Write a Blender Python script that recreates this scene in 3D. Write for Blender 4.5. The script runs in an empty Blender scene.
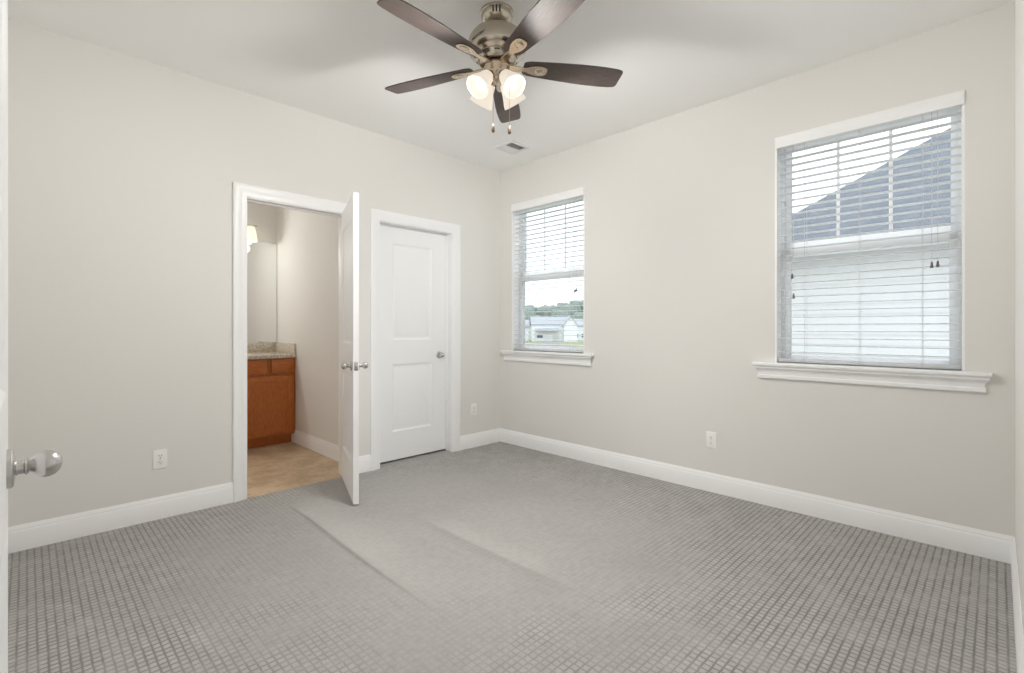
import bpy, bmesh, math, random
from mathutils import Vector, Matrix
C = bpy.context.scene.collection
PI = math.pi
R45 = math.sqrt(.5)

# ------------------------------------------------------------------ camera
EYE = 1.151
cam = bpy.data.cameras.new('camera')
cam.sensor_fit = 'HORIZONTAL'; cam.sensor_width = 36.0
cam.lens = 485.0 / 1024 * 36.0
cam.shift_y = -8.5 / 1024
cam.clip_start = 0.01; cam.clip_end = 2000
camo = bpy.data.objects.new('camera', cam); C.objects.link(camo)
camo.location = (0, 0, EYE); camo.rotation_euler = (PI / 2, 0, -PI / 4)
bpy.context.scene.camera = camo

# ------------------------------------------------------------------ sky, exposure, lamp powers
SKY = 2.7
FAN_W = 34.0
BATH_W = 5.4
w = bpy.data.worlds.new('overcast_sky'); bpy.context.scene.world = w
w.use_nodes = True
nt = w.node_tree; nt.nodes.clear()
wo = nt.nodes.new('ShaderNodeOutputWorld'); bg = nt.nodes.new('ShaderNodeBackground')
tc = nt.nodes.new('ShaderNodeTexCoord'); nz = nt.nodes.new('ShaderNodeTexNoise')
nz.inputs['Scale'].default_value = 2.2; nz.inputs['Detail'].default_value = 4
cr = nt.nodes.new('ShaderNodeValToRGB')
cr.color_ramp.elements[0].position = .35; cr.color_ramp.elements[0].color = (.70, .78, .88, 1)
cr.color_ramp.elements[1].position = .65; cr.color_ramp.elements[1].color = (.92, .93, .95, 1)
nt.links.new(tc.outputs['Generated'], nz.inputs['Vector'])
nt.links.new(nz.outputs['Fac'], cr.inputs['Fac'])
nt.links.new(cr.outputs['Color'], bg.inputs['Color'])
bg.inputs['Strength'].default_value = SKY
nt.links.new(bg.outputs[0], wo.inputs['Surface'])
vs = bpy.context.scene.view_settings
vs.view_transform = 'Standard'; vs.look = 'None'; vs.exposure = 0.0; vs.gamma = 1.0; vs.use_curve_mapping = False
cy = bpy.context.scene.cycles
cy.max_bounces = 14; cy.diffuse_bounces = 8; cy.transparent_max_bounces = 24
cy.sample_clamp_indirect = 6.0

# ------------------------------------------------------------------ main dimensions
XB, YA, HC = 3.407, 3.579, 2.74        # window wall, door wall, ceiling
XD, YC = -.13, -.062                   # the two walls beside the camera
TA, TB = .115, .165                    # wall thicknesses
BX, BY = 1.908, 5.494                  # bathroom right wall, bathroom end wall
WZ0, WZ1 = .930, 2.374                 # window opening

# ------------------------------------------------------------------ materials
def mat(name, col, rough=.5, metal=0., noise=0., nscale=30., bump=0., bscale=200., spec=.5, coat=0.):
    m = bpy.data.materials.new(name); m.use_nodes = True
    t = m.node_tree; b = t.nodes['Principled BSDF']
    b.inputs['Base Color'].default_value = (*col, 1); b.inputs['Roughness'].default_value = rough
    b.inputs['Metallic'].default_value = metal; b.inputs['Specular IOR Level'].default_value = spec
    b.inputs['Coat Weight'].default_value = coat
    co = t.nodes.new('ShaderNodeTexCoord')
    if noise:
        n = t.nodes.new('ShaderNodeTexNoise'); n.inputs['Scale'].default_value = nscale; n.inputs['Detail'].default_value = 5
        r = t.nodes.new('ShaderNodeValToRGB')
        r.color_ramp.elements[0].position = .3; r.color_ramp.elements[1].position = .7
        r.color_ramp.elements[0].color = (*[c * (1 - noise) for c in col], 1)
        r.color_ramp.elements[1].color = (*[min(1, c * (1 + noise)) for c in col], 1)
        t.links.new(co.outputs['Object'], n.inputs['Vector']); t.links.new(n.outputs['Fac'], r.inputs['Fac'])
        t.links.new(r.outputs['Color'], b.inputs['Base Color'])
    if bump:
        n = t.nodes.new('ShaderNodeTexNoise'); n.inputs['Scale'].default_value = bscale; n.inputs['Detail'].default_value = 3
        bp = t.nodes.new('ShaderNodeBump'); bp.inputs['Strength'].default_value = bump; bp.inputs['Distance'].default_value = .002
        t.links.new(co.outputs['Object'], n.inputs['Vector']); t.links.new(n.outputs['Fac'], bp.inputs['Height'])
        t.links.new(bp.outputs[0], b.inputs['Normal'])
    return m
def emit(name, col, strength, base=(.9, .88, .82)):
    m = bpy.data.materials.new(name); m.use_nodes = True
    b = m.node_tree.nodes['Principled BSDF']
    b.inputs['Base Color'].default_value = (*base, 1); b.inputs['Roughness'].default_value = .35
    b.inputs['Emission Color'].default_value = (*col, 1); b.inputs['Emission Strength'].default_value = strength
    return m
class N:                                # small node-building helper
    def __init__(s, name):
        s.m = bpy.data.materials.new(name); s.m.use_nodes = True
        s.t = s.m.node_tree; s.b = s.t.nodes['Principled BSDF']
        s.co = s.t.nodes.new('ShaderNodeTexCoord')
    def link(s, a, b): s.t.links.new(a, b)
    def val(s, x, sock):
        if isinstance(x, (int, float)): sock.default_value = x
        else: s.link(x, sock)
    def math(s, op, a, b=0., c=None, clamp=False):
        n = s.t.nodes.new('ShaderNodeMath'); n.operation = op; n.use_clamp = clamp
        s.val(a, n.inputs[0]); s.val(b, n.inputs[1])
        if c is not None: s.val(c, n.inputs[2])
        return n.outputs[0]
    def sep(s, v):
        n = s.t.nodes.new('ShaderNodeSeparateXYZ'); s.link(v, n.inputs[0]); return n.outputs
    def noise(s, scale, detail=3., vec=None, rough=.5):
        n = s.t.nodes.new('ShaderNodeTexNoise'); n.inputs['Scale'].default_value = scale
        n.inputs['Detail'].default_value = detail; n.inputs['Roughness'].default_value = rough
        s.link(vec if vec is not None else s.co.outputs['Object'], n.inputs['Vector']); return n.outputs['Fac']
    def mapr(s, x, a, b, c=0., d=1.):
        n = s.t.nodes.new('ShaderNodeMapRange'); n.interpolation_type = 'SMOOTHSTEP'
        s.val(x, n.inputs[0])
        for i, v in enumerate((a, b, c, d)): n.inputs[i + 1].default_value = v
        return n.outputs[0]
    def mix(s, f, a, b):
        n = s.t.nodes.new('ShaderNodeMix'); n.data_type = 'RGBA'
        s.val(f, n.inputs[0])
        for x, k in ((a, 6), (b, 7)):
            if isinstance(x, tuple): n.inputs[k].default_value = (*x, 1)
            else: s.link(x, n.inputs[k])
        return n.outputs[2]
    def scalevec(s, v):
        n = s.t.nodes.new('ShaderNodeMapping'); n.inputs['Scale'].default_value = v
        s.link(s.co.outputs['Object'], n.inputs[0]); return n.outputs[0]
    def bump(s, h, strength, dist):
        n = s.t.nodes.new('ShaderNodeBump'); n.inputs['Strength'].default_value = strength; n.inputs['Distance'].default_value = dist
        s.link(h, n.inputs['Height']); s.link(n.outputs[0], s.b.inputs['Normal'])

M = {}
M['wall'] = mat('wall_paint', (.80, .788, .762), .75, bump=.06, bscale=260, spec=.25)
M['ceiling'] = mat('ceiling_paint', (.93, .93, .925), .85, bump=.10, bscale=180, spec=.2)
M['white'] = mat('white_trim_paint', (.935, .937, .945), .35, bump=.02, bscale=120, spec=.4)
M['door'] = mat('white_door_paint', (.93, .933, .942), .38, bump=.03, bscale=160, spec=.4)
M['vinyl'] = mat('white_window_vinyl', (.90, .90, .91), .35)
M['blind'] = mat('white_blind_slats', (.86, .865, .87), .4)
M['cord'] = mat('white_blind_cord', (.62, .62, .63), .8)
M['tassel'] = mat('grey_cord_tassel', (.17, .155, .145), .5)
M['plastic'] = mat('white_outlet_plastic', (.93, .93, .92), .3)
M['slot'] = mat('dark_slot', (.05, .05, .05), .6)
M['nickel'] = mat('satin_nickel', (.62, .61, .60), .27, metal=1., bump=.02, bscale=300)
M['fan_nickel'] = mat('brushed_nickel_fan', (.56, .50, .42), .27, metal=1., bump=.04, bscale=240)
M['fan_brass'] = mat('warm_brushed_metal', (.60, .50, .385), .24, metal=1.)
M['black'] = mat('black_rubber', (.015, .013, .012), .5)
M['fob'] = mat('bronze_chain_fob', (.16, .12, .09), .4, metal=.4)
M['ventw'] = mat('white_vent_paint', (.80, .80, .80), .5)
M['duct'] = mat('grey_duct_inside', (.20, .20, .21), .8)
M['hinge'] = mat('nickel_hinge', (.55, .54, .53), .35, metal=1.)
M['shade'] = emit('frosted_glass_lit', (1, .87, .74), .70, (.30, .31, .28))
M['bulb'] = emit('lit_bulb', (1, .97, .92), 3.0)
M['bshade'] = emit('lit_vanity_glass', (1, .82, .55), .85)
M['mirror'] = mat('mirror_silver', (.86, .87, .87), .02, metal=1.)
M['mirror_edge'] = mat('mirror_edge', (.25, .27, .27), .3)

def translucent(m, f):                  # thin white plastic lets some daylight through
    t = m.node_tree; b = t.nodes['Principled BSDF']; o = [n for n in t.nodes if n.type == 'OUTPUT_MATERIAL'][0]
    tr = t.nodes.new('ShaderNodeBsdfTranslucent'); tr.inputs[0].default_value = (.95, .95, .95, 1)
    mx = t.nodes.new('ShaderNodeMixShader'); mx.inputs[0].default_value = f
    t.links.new(b.outputs[0], mx.inputs[1]); t.links.new(tr.outputs[0], mx.inputs[2]); t.links.new(mx.outputs[0], o.inputs[0])
translucent(M['vinyl'], .75); translucent(M['blind'], .50)
def wood(name, c0, c1, sc, rough, coat=0.):
    n = N(name)
    v = n.scalevec(sc)
    f = n.noise(6, 6, v, .6)
    g = n.noise(1.1, 2)
    f = n.math('ADD', n.math('MULTIPLY', f, .75), n.math('MULTIPLY', g, .25))
    n.link(n.mix(n.mapr(f, .32, .68), c0, c1), n.b.inputs['Base Color'])
    n.b.inputs['Roughness'].default_value = rough; n.b.inputs['Coat Weight'].default_value = coat
    n.bump(f, .06, .002)
    return n.m
M['blade'] = wood('dark_walnut_blade', (.075, .055, .049), (.13, .098, .088), (3, 40, 40), .55, .0)
M['cherry'] = wood('reddish_cherry_wood', (.38, .098, .013), (.54, .165, .027), (30, 30, 3), .35, .2)
M['cherry_h'] = wood('reddish_cherry_wood_rail', (.38, .098, .013), (.54, .165, .027), (3, 30, 30), .35, .2)

def carpet_mat():
    n = N('grey_patterned_carpet')
    P = n.sep(n.co.outputs['Object'])
    wob = n.math('MULTIPLY', n.math('SUBTRACT', n.noise(30, 2), .5), .006)
    lines = []; cells = []
    for ax, per in ((0, .0265), (1, .0285)):
        u = n.math('MULTIPLY', n.math('ADD', P[ax], wob), 1 / per)
        d = n.math('ABSOLUTE', n.math('SUBTRACT', n.math('FRACT', u), .5))          # .5 at a groove
        lines.append(n.mapr(d, .27, .49)); cells.append(n.math('FLOOR', u))
    groove = n.math('MAXIMUM', n.math('MULTIPLY', lines[0], .9), lines[1])
    cv = n.t.nodes.new('ShaderNodeCombineXYZ'); n.link(cells[0], cv.inputs[0]); n.link(cells[1], cv.inputs[1])
    wn = n.t.nodes.new('ShaderNodeTexWhiteNoise'); wn.noise_dimensions = '2D'; n.link(cv.outputs[0], wn.inputs['Vector'])
    # traffic area in the middle of the room, where the pile lies flat and the pattern fades
    dx = n.math('MULTIPLY', n.math('SUBTRACT', P[0], 1.68), 1 / 1.25)
    dy = n.math('MULTIPLY', n.math('SUBTRACT', P[1], 2.20), 1 / 1.40)
    rr = n.math('SQRT', n.math('ADD', n.math('MULTIPLY', dx, dx), n.math('MULTIPLY', dy, dy)))
    rr = n.math('ADD', rr, n.math('MULTIPLY', n.math('SUBTRACT', n.noise(2.6, 5), .5), 1.1))
    keep = n.mapr(rr, .55, 1.25, .14, 1.)
    patch = n.mapr(n.noise(7, 5), .32, .6, .6, 1.)
    g = n.math('MULTIPLY', n.math('MULTIPLY', groove, keep), patch)
    grain = n.noise(420, 2)
    fine = n.noise(28, 5, None, .65)
    blot = n.noise(2.2, 5)
    tone = n.mix(n.mapr(grain, .25, .75), (.385, .374, .360), (.495, .482, .465))
    tone = n.mix(n.math('MULTIPLY', n.math('MULTIPLY', wn.outputs['Value'], keep), .22), tone, (.72, .705, .685))
    tone = n.mix(n.math('MULTIPLY', n.mapr(fine, .40, .66), .14), tone, (.14, .135, .13))
    tone = n.mix(n.math('MULTIPLY', n.mapr(blot, .40, .70), .09), tone, (.14, .135, .13))
    tone = n.mix(n.math('MULTIPLY', n.math('SUBTRACT', 1., keep), .26), tone, (.24, .232, .224))
    base = n.mix(n.math('MULTIPLY', g, .80), tone, (.158, .151, .144))
    # seam between two carpet widths: a thin darker joint, and the nap beside it laid the other way
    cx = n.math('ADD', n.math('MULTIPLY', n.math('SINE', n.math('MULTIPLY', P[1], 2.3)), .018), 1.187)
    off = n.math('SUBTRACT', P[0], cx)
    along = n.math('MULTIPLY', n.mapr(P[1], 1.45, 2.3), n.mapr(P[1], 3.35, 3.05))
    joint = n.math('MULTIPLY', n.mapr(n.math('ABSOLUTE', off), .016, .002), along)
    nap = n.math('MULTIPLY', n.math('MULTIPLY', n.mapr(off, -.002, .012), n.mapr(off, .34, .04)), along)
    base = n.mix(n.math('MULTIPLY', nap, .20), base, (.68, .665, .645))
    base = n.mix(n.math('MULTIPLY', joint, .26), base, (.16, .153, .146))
    # a fainter track of brushed nap half a metre to the right
    off2 = n.math('SUBTRACT', P[0], n.math('ADD', cx, .512))
    along2 = n.math('MULTIPLY', n.mapr(P[1], 1.25, 1.7), n.mapr(P[1], 2.6, 2.1))
    base = n.mix(n.math('MULTIPLY', n.math('MULTIPLY', n.math('MULTIPLY', n.mapr(off2, -.002, .02), n.mapr(off2, .20, .03)), along2), .13), base, (.68, .665, .645))
    base = n.mix(n.math('MULTIPLY', n.math('MULTIPLY', n.math('MULTIPLY', n.mapr(off2, -.10, -.015), n.mapr(off2, .012, -.01)), along2), .13), base, (.12, .115, .11))
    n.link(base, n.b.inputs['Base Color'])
    n.b.inputs['Roughness'].default_value = .95; n.b.inputs['Specular IOR Level'].default_value = .1
    n.b.inputs['Sheen Weight'].default_value = .1
    h = n.math('ADD', n.math('MULTIPLY', g, -1.), n.math('MULTIPLY', grain, .4))
    n.bump(h, .5, .004)
    return n.m
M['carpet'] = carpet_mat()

def tile_mat():
    n = N('tan_stone_vinyl_tile')
    P = n.sep(n.co.outputs['Object'])
    ls = []
    for ax, off in ((0, .13), (1, .05)):
        d = n.math('ABSOLUTE', n.math('SUBTRACT', n.math('FRACT', n.math('MULTIPLY', n.math('ADD', P[ax], off), 1 / .405)), .5))
        ls.append(n.mapr(d, .485, .497))
    g = n.math('MAXIMUM', ls[0], ls[1])
    f = n.math('ADD', n.math('MULTIPLY', n.noise(5, 6, None, .6), .7), n.math('MULTIPLY', n.noise(23, 4), .3))
    c = n.mix(n.mapr(f, .36, .64), (.46, .335, .205), (.66, .515, .355))
    n.link(n.mix(n.math('MULTIPLY', g, .35), c, (.38, .29, .20)), n.b.inputs['Base Color'])
    n.b.inputs['Roughness'].default_value = .45
    n.bump(f, .08, .002)
    return n.m
M['tile'] = tile_mat()
def granite_mat():
    n = N('beige_granite')
    a = n.noise(60, 6, None, .7); b = n.noise(150, 3)
    c = n.mix(n.mapr(a, .42, .60), (.52, .45, .36), (.76, .71, .63))
    c = n.mix(n.mapr(b, .60, .70), c, (.34, .28, .22))
    n.link(c, n.b.inputs['Base Color']); n.b.inputs['Roughness'].default_value = .2
    return n.m
M['granite'] = granite_mat()
def glass_mat():
    m = bpy.data.materials.new('clear_window_glass'); m.use_nodes = True
    t = m.node_tree; t.nodes.clear()
    o = t.nodes.new('ShaderNodeOutputMaterial'); mx = t.nodes.new('ShaderNodeMixShader')
    tr = t.nodes.new('ShaderNodeBsdfTransparent'); gl = t.nodes.new('ShaderNodeBsdfGlossy')
    tr.inputs[0].default_value = (.95, .97, .97, 1); gl.inputs['Roughness'].default_value = .01
    ge = t.nodes.new('ShaderNodeNewGeometry'); dp = t.nodes.new('ShaderNodeVectorMath'); dp.operation = 'DOT_PRODUCT'
    t.links.new(ge.outputs['Normal'], dp.inputs[0]); t.links.new(ge.outputs['Incoming'], dp.inputs[1])
    def mth(op, a, b):
        n = t.nodes.new('ShaderNodeMath'); n.operation = op
        for x, k in ((a, 0), (b, 1)):
            if isinstance(x, (int, float)): n.inputs[k].default_value = x
            else: t.links.new(x, n.inputs[k])
        return n.outputs[0]
    f5 = mth('POWER', mth('SUBTRACT', 1., mth('ABSOLUTE', dp.outputs['Value'], 0.)), 5.)
    fac = mth('ADD', mth('MULTIPLY', f5, .96), .04)
    t.links.new(fac, mx.inputs[0]); t.links.new(tr.outputs[0], mx.inputs[1]); t.links.new(gl.outputs[0], mx.inputs[2])
    t.links.new(mx.outputs[0], o.inputs[0])
    return m
M['glass'] = glass_mat()
def roof_mat(name, c0, c1, row=.14):
    n = N(name)
    P = n.sep(n.co.outputs['Object'])
    fr = n.math('FRACT', n.math('MULTIPLY', P[2], 1 / row))
    v = n.scalevec((4, 4, 1 / row))
    f = n.noise(1.6, 3, v)
    c = n.mix(n.mapr(f, .35, .65), c0, c1)
    c = n.mix(n.math('MULTIPLY', n.mapr(fr, .80, 1.), .35), c, tuple(x * .55 for x in c0))
    n.link(c, n.b.inputs['Base Color']); n.b.inputs['Roughness'].default_value = .9
    return n.m
M['roof'] = roof_mat('blue_grey_shingles', (.150, .164, .190), (.180, .195, .222))
M['roof_far'] = roof_mat('pale_grey_shingles', (.36, .375, .41), (.41, .425, .46), .3)
M['siding'] = mat('white_lap_siding', (.61, .60, .595), .6)
M['house_far'] = mat('pale_house_siding', (.78, .80, .82), .7, noise=.03, nscale=1.)
M['win_far'] = mat('dark_house_window', (.10, .12, .14), .3)
M['lawn'] = mat('yellow_green_lawn', (.26, .275, .17), .95, noise=.25, nscale=.08)
M['street'] = mat('pinkish_grey_street', (.25, .23, .21), .9, noise=.12, nscale=.2)
M['hill'] = mat('green_hillside', (.26, .30, .24), .95, noise=.15, nscale=.05)
M['forest'] = mat('hazy_green_trees', (.21, .25, .22), .95, noise=.22, nscale=.35)  # distance haze put into the pale colours of trees, hill and far houses

# ------------------------------------------------------------------ mesh helpers
def bmn(): return bmesh.new()
def box(bm, a, b, bev=0., mtx=None, seg=2):
    t = bmesh.new()
    bmesh.ops.create_cube(t, size=1)
    c = [(a[i] + b[i]) / 2 for i in range(3)]; s = [abs(b[i] - a[i]) for i in range(3)]
    for v in t.verts: v.co = Vector([c[i] + v.co[i] * s[i] for i in range(3)])
    if bev: bmesh.ops.bevel(t, geom=t.edges[:], offset=min(bev, min(s) * .45), segments=seg, affect='EDGES', profile=.5)
    join(bm, t, mtx)
def join(bm, t, mtx=None):
    if mtx is not None: bmesh.ops.transform(t, matrix=mtx, verts=t.verts[:])
    me = bpy.data.meshes.new('tmp'); t.to_mesh(me); t.free()
    bm.from_mesh(me); bpy.data.meshes.remove(me)
def lathe(bm, prof, seg=32, mtx=None, sx=1., sy=1.):
    t = bmesh.new(); rings = []
    for r, z in prof:
        if r < 1e-6: rings.append([t.verts.new((0, 0, z))])
        else: rings.append([t.verts.new((r * sx * math.cos(2 * PI * k / seg), r * sy * math.sin(2 * PI * k / seg), z)) for k in range(seg)])
    for A, B in zip(rings, rings[1:]):
        for k in range(seg):
            k2 = (k + 1) % seg
            if len(A) == 1 and len(B) == 1: continue
            if len(A) == 1: t.faces.new((A[0], B[k], B[k2]))
            elif len(B) == 1: t.faces.new((A[k], B[0], A[k2]))
            else: t.faces.new((A[k], B[k], B[k2], A[k2]))
    for g in (rings[0], rings[-1]):
        if len(g) > 2: t.faces.new(g)
    bmesh.ops.recalc_face_normals(t, faces=t.faces[:])
    join(bm, t, mtx)
def tube(bm, pts, r, seg=8):
    t = bmesh.new(); pts = [Vector(p) for p in pts]; rings = []
    for i, p in enumerate(pts):
        d = (pts[min(i + 1, len(pts) - 1)] - pts[max(i - 1, 0)]).normalized()
        u = d.orthogonal().normalized()
        if i and abs(u.dot(pu)) < .99: u = (pu - d * pu.dot(d)).normalized()
        pu = u; v = d.cross(u)
        rr = r[i] if isinstance(r, (list, tuple)) else r
        rings.append([t.verts.new(p + (u * math.cos(2 * PI * k / seg) + v * math.sin(2 * PI * k / seg)) * rr) for k in range(seg)])
    for A, B in zip(rings, rings[1:]):
        for k in range(seg): t.faces.new((A[k], A[(k + 1) % seg], B[(k + 1) % seg], B[k]))
    t.faces.new(rings[0]); t.faces.new(rings[-1])
    bmesh.ops.recalc_face_normals(t, faces=t.faces[:])
    join(bm, t)
def prism(bm, poly, z0, z1, mtx=None, bev=0.):
    t = bmesh.new()
    A = [t.verts.new((x, y, z0)) for x, y in poly]; B = [t.verts.new((x, y, z1)) for x, y in poly]
    n = len(poly); t.faces.new(A); t.faces.new(B)
    for k in range(n): t.faces.new((A[k], A[(k + 1) % n], B[(k + 1) % n], B[k]))
    bmesh.ops.recalc_face_normals(t, faces=t.faces[:])
    if bev: bmesh.ops.bevel(t, geom=t.edges[:], offset=bev, segments=1, affect='EDGES')
    join(bm, t, mtx)
def loft(bm, rows, close=True, caps=True):
    t = bmesh.new()
    V = [[t.verts.new(p) for p in r] for r in rows]; n = len(V[0])
    for A, B in zip(V, V[1:]):
        for k in range(n if close else n - 1): t.faces.new((A[k], A[(k + 1) % n], B[(k + 1) % n], B[k]))
    if caps: t.faces.new(V[0]); t.faces.new(V[-1])
    bmesh.ops.recalc_face_normals(t, faces=t.faces[:])
    join(bm, t)
def put(bm, name, m, parent=None, smooth=True, ang=35):
    me = bpy.data.meshes.new(name); bm.to_mesh(me); bm.free()
    me.materials.append(M[m] if isinstance(m, str) else m)
    if smooth:
        for p in me.polygons: p.use_smooth = True
        me.set_sharp_from_angle(angle=math.radians(ang))
    o = bpy.data.objects.new(name, me); C.objects.link(o)
    if parent is not None: o.parent = parent
    return o
def thing(name, loc, rz, label, cat, group=None):
    o = bpy.data.objects.new(name, None); C.objects.link(o); o.empty_display_size = .1
    o.location = loc; o.rotation_euler = (0, 0, rz)
    return tag(o, label, cat, group)
def tag(o, label, cat, group=None, kind=None):
    o['label'] = label; o['category'] = cat
    if group: o['group'] = group
    if kind: o['kind'] = kind
    return o
def struct(o, label=None, cat=None):
    o['kind'] = 'structure'
    if label: o['label'] = label
    if cat: o['category'] = cat
    return o
def sroot(name, loc, rz, label, cat):
    o = bpy.data.objects.new(name, None); C.objects.link(o); o.location = loc; o.rotation_euler = (0, 0, rz)
    return struct(o, label, cat)
def copy_tree(o, parent=None):
    c = o.copy(); C.objects.link(c)
    if parent is not None: c.parent = parent
    for ch in o.children: copy_tree(ch, c)
    return c
def wall(us, zs, holes, fn):            # cells of a wall in (u, z); fn maps a cell to its two box corners
    bm = bmn()
    for u0, u1 in zip(us, us[1:]):
        for z0, z1 in zip(zs, zs[1:]):
            if any(h[0] <= u0 + 1e-4 and u1 - 1e-4 <= h[1] and h[2] <= z0 + 1e-4 and z1 - 1e-4 <= h[3] for h in holes): continue
            box(bm, *fn(u0, u1, z0, z1))
    bmesh.ops.remove_doubles(bm, verts=bm.verts[:], dist=1e-4)
    return bm

# ------------------------------------------------------------------ room shell
D1 = (1.050, 1.750, 2.03)               # bathroom doorway
D2 = (2.047, 2.791, 2.03)               # closet doorway
struct(put(wall([-.245, D1[0], D1[1], D2[0], D2[1], XB + TB], [0, 2.03, HC],
    [(D1[0], D1[1], 0, 2.03), (D2[0], D2[1], 0, 2.03)], lambda a, b, c, d: ((a, YA, c), (b, YA + TA, d))), 'wall_left', 'wall'),
    'pale warm white wall with the two doorways', 'wall')
W2 = (.116, 1.012); W1 = (2.520, 3.408)
struct(put(wall([-.16, W2[0], W2[1], W1[0], W1[1], YA], [-.25, WZ0, WZ1, HC],
    [(*W2, WZ0, WZ1), (*W1, WZ0, WZ1)], lambda a, b, c, d: ((XB, a, c), (XB + TB, b, d))), 'wall_right', 'wall'),
    'pale warm white wall with the two windows', 'wall')
bm = bmn(); box(bm, (-1.4, YC - .115, 0), (XB, YC, HC))
struct(put(bm, 'wall_near', 'wall'), 'pale wall at the right edge beside the camera', 'wall')
bm = bmn(); box(bm, (XD - .115, .56, 0), (XD, YA, HC))
struct(put(bm, 'wall_back', 'wall'), 'pale wall behind the open entry door', 'wall')
# corner entry: a diagonal header over the doorway the camera looks through, and the hall behind it
bm = bmn()
E0, E1 = Vector((-.13, .56)), Vector((.62, YC)); dd = (E1 - E0).normalized(); nn = Vector((dd.y, -dd.x))
def quad2(a, b): return [tuple(a), tuple(b), tuple(b + nn * .115), tuple(a + nn * .115)]
prism(bm, quad2(E0, E1), 2.06, HC)
prism(bm, quad2(E0, E0 + dd * .085), 0, 2.06)
struct(put(bm, 'wall_entry', 'wall', smooth=False), 'diagonal corner wall over the entry doorway', 'wall')
bm = bmn(); box(bm, (-1.515, YC - .115, 0), (-1.4, 1.3, HC)); box(bm, (-1.4, 1.2, 0), (XD - .115, 1.315, HC))
struct(put(bm, 'wall_hall', 'wall'), 'pale walls of the hall behind the camera', 'wall')
bm = bmn(); box(bm, (-1.515, YC - .115, HC), (XB + TB, YA + TA, HC + .1))
struct(put(bm, 'ceiling', 'ceiling'), 'smooth white bedroom ceiling', 'ceiling')
# carpet, with a low ridge where two widths meet (runs from the bathroom door towards the camera)
bm = bmn()
xs = [-1.4, -.13, .5, 1.0] + [1.10 + .01 * k for k in range(21)] + [1.5, 2.0, 2.5, 3.0, XB]
ys = [YC, .5, 1.0, 1.4] + [1.5 + .1 * k for k in range(18)] + [3.3, 3.45, YA]
def ridge(x, y):
    k = max(0, min(1, (y - 1.55) / .7)) * max(0, min(1, (3.2 - y) / .25))
    cx = 1.195 + .018 * math.sin(y * 2.3)
    return .009 * k * math.exp(-((x - cx) / (.015 if x < cx else .05)) ** 2)
G = [[bm.verts.new((x, y, ridge(x, y))) for y in ys] for x in xs]
for i in range(len(xs) - 1):
    for j in range(len(ys) - 1): bm.faces.new((G[i][j], G[i + 1][j], G[i + 1][j + 1], G[i][j + 1]))
box(bm, (-1.4, YC, -.25), (XB, YA, -.004)); box(bm, (1.97, YA, -.25), (XB, 4.4, -.001))
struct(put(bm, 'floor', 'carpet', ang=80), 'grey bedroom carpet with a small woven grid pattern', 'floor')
# bathroom shell and closet shell
bm = bmn(); box(bm, (-.245, YA, -.25), (BX, BY, -.0015))
struct(put(bm, 'floor_bathroom', 'tile'), 'tan stone-look bathroom floor', 'floor')
bm = bmn(); box(bm, (BX, YA + TA, 0), (BX + .062, BY, HC))
struct(put(bm, 'wall_bathroom_right', 'wall'), 'pale bathroom side wall beside the vanity', 'wall')
bm = bmn(); box(bm, (-.36, BY, 0), (BX + .062, BY + .1, HC))
struct(put(bm, 'wall_bathroom_end', 'wall'), 'pale bathroom wall behind the mirror', 'wall')
bm = bmn(); box(bm, (-.36, YA + TA, 0), (-.245, BY, HC))
struct(put(bm, 'wall_bathroom_left', 'wall'), 'pale bathroom wall out of view', 'wall')
bm = bmn(); box(bm, (-.36, YA + TA, HC), (BX + .062, BY + .1, HC + .1))
struct(put(bm, 'ceiling_bathroom', 'ceiling'), 'white bathroom ceiling', 'ceiling')
bm = bmn(); box(bm, (BX + .062, 4.4, 0), (XB + TB, 4.5, HC)); box(bm, (XB, YA + TA, 0), (XB + TB, 4.4, HC))
struct(put(bm, 'wall_closet', 'wall'), 'closet walls behind the shut door', 'wall')
bm = bmn(); box(bm, (BX + .062, YA + TA, HC), (XB + TB, 4.5, HC + .1))
struct(put(bm, 'ceiling_closet', 'ceiling'), 'closet ceiling behind the shut door', 'ceiling')

# ------------------------------------------------------------------ baseboards
BBP = [(0, 0), (.015, 0), (.015, .098), (.013, .103), (.0105, .108), (.0105, .114), (.008, .120), (.004, .127), (.0025, .132), (0, .132)]
def baseboard(name, p, q, n, label, m0=0, m1=0):   # p, q: ends on the wall line; n: direction into the room; m: mitre at each end
    p, q, n = Vector(p), Vector(q), Vector(n); d = (q - p).normalized()
    bm = bmn()
    loft(bm, [[(*(p + n * a + d * a * m0), z) for a, z in BBP], [(*(q + n * a - d * a * m1), z) for a, z in BBP]])
    return struct(put(bm, name, 'white', ang=25), label, 'baseboard')
CW = .083
baseboard('baseboard_left', (XD, YA), (D1[0] - CW - .005, YA), (0, -1), 'white baseboard left of the bathroom doorway', 1, 0)
baseboard('baseboard_middle', (D1[1] + CW + .005, YA), (D2[0] - CW + .012, YA), (0, -1), 'short white baseboard between the bathroom and closet doors')
baseboard('baseboard_corner', (D2[1] + CW + .005, YA), (XB, YA), (0, -1), 'short white baseboard between the closet door and the corner', 0, 1)
baseboard('baseboard_right', (XB, YC), (XB, YA), (-1, 0), 'long white baseboard under the two windows', 1, 1)
baseboard('baseboard_near', (.75, YC), (XB, YC), (0, 1), 'white baseboard at the right edge beside the camera', 0, 1)
baseboard('baseboard_back', (XD, .66), (XD, YA), (1, 0), 'white baseboard behind the entry door', 0, 1)
baseboard('baseboard_bathroom', (BX, YA + TA), (BX, 5.07), (-1, 0), 'white baseboard on the bathroom side wall')

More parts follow.
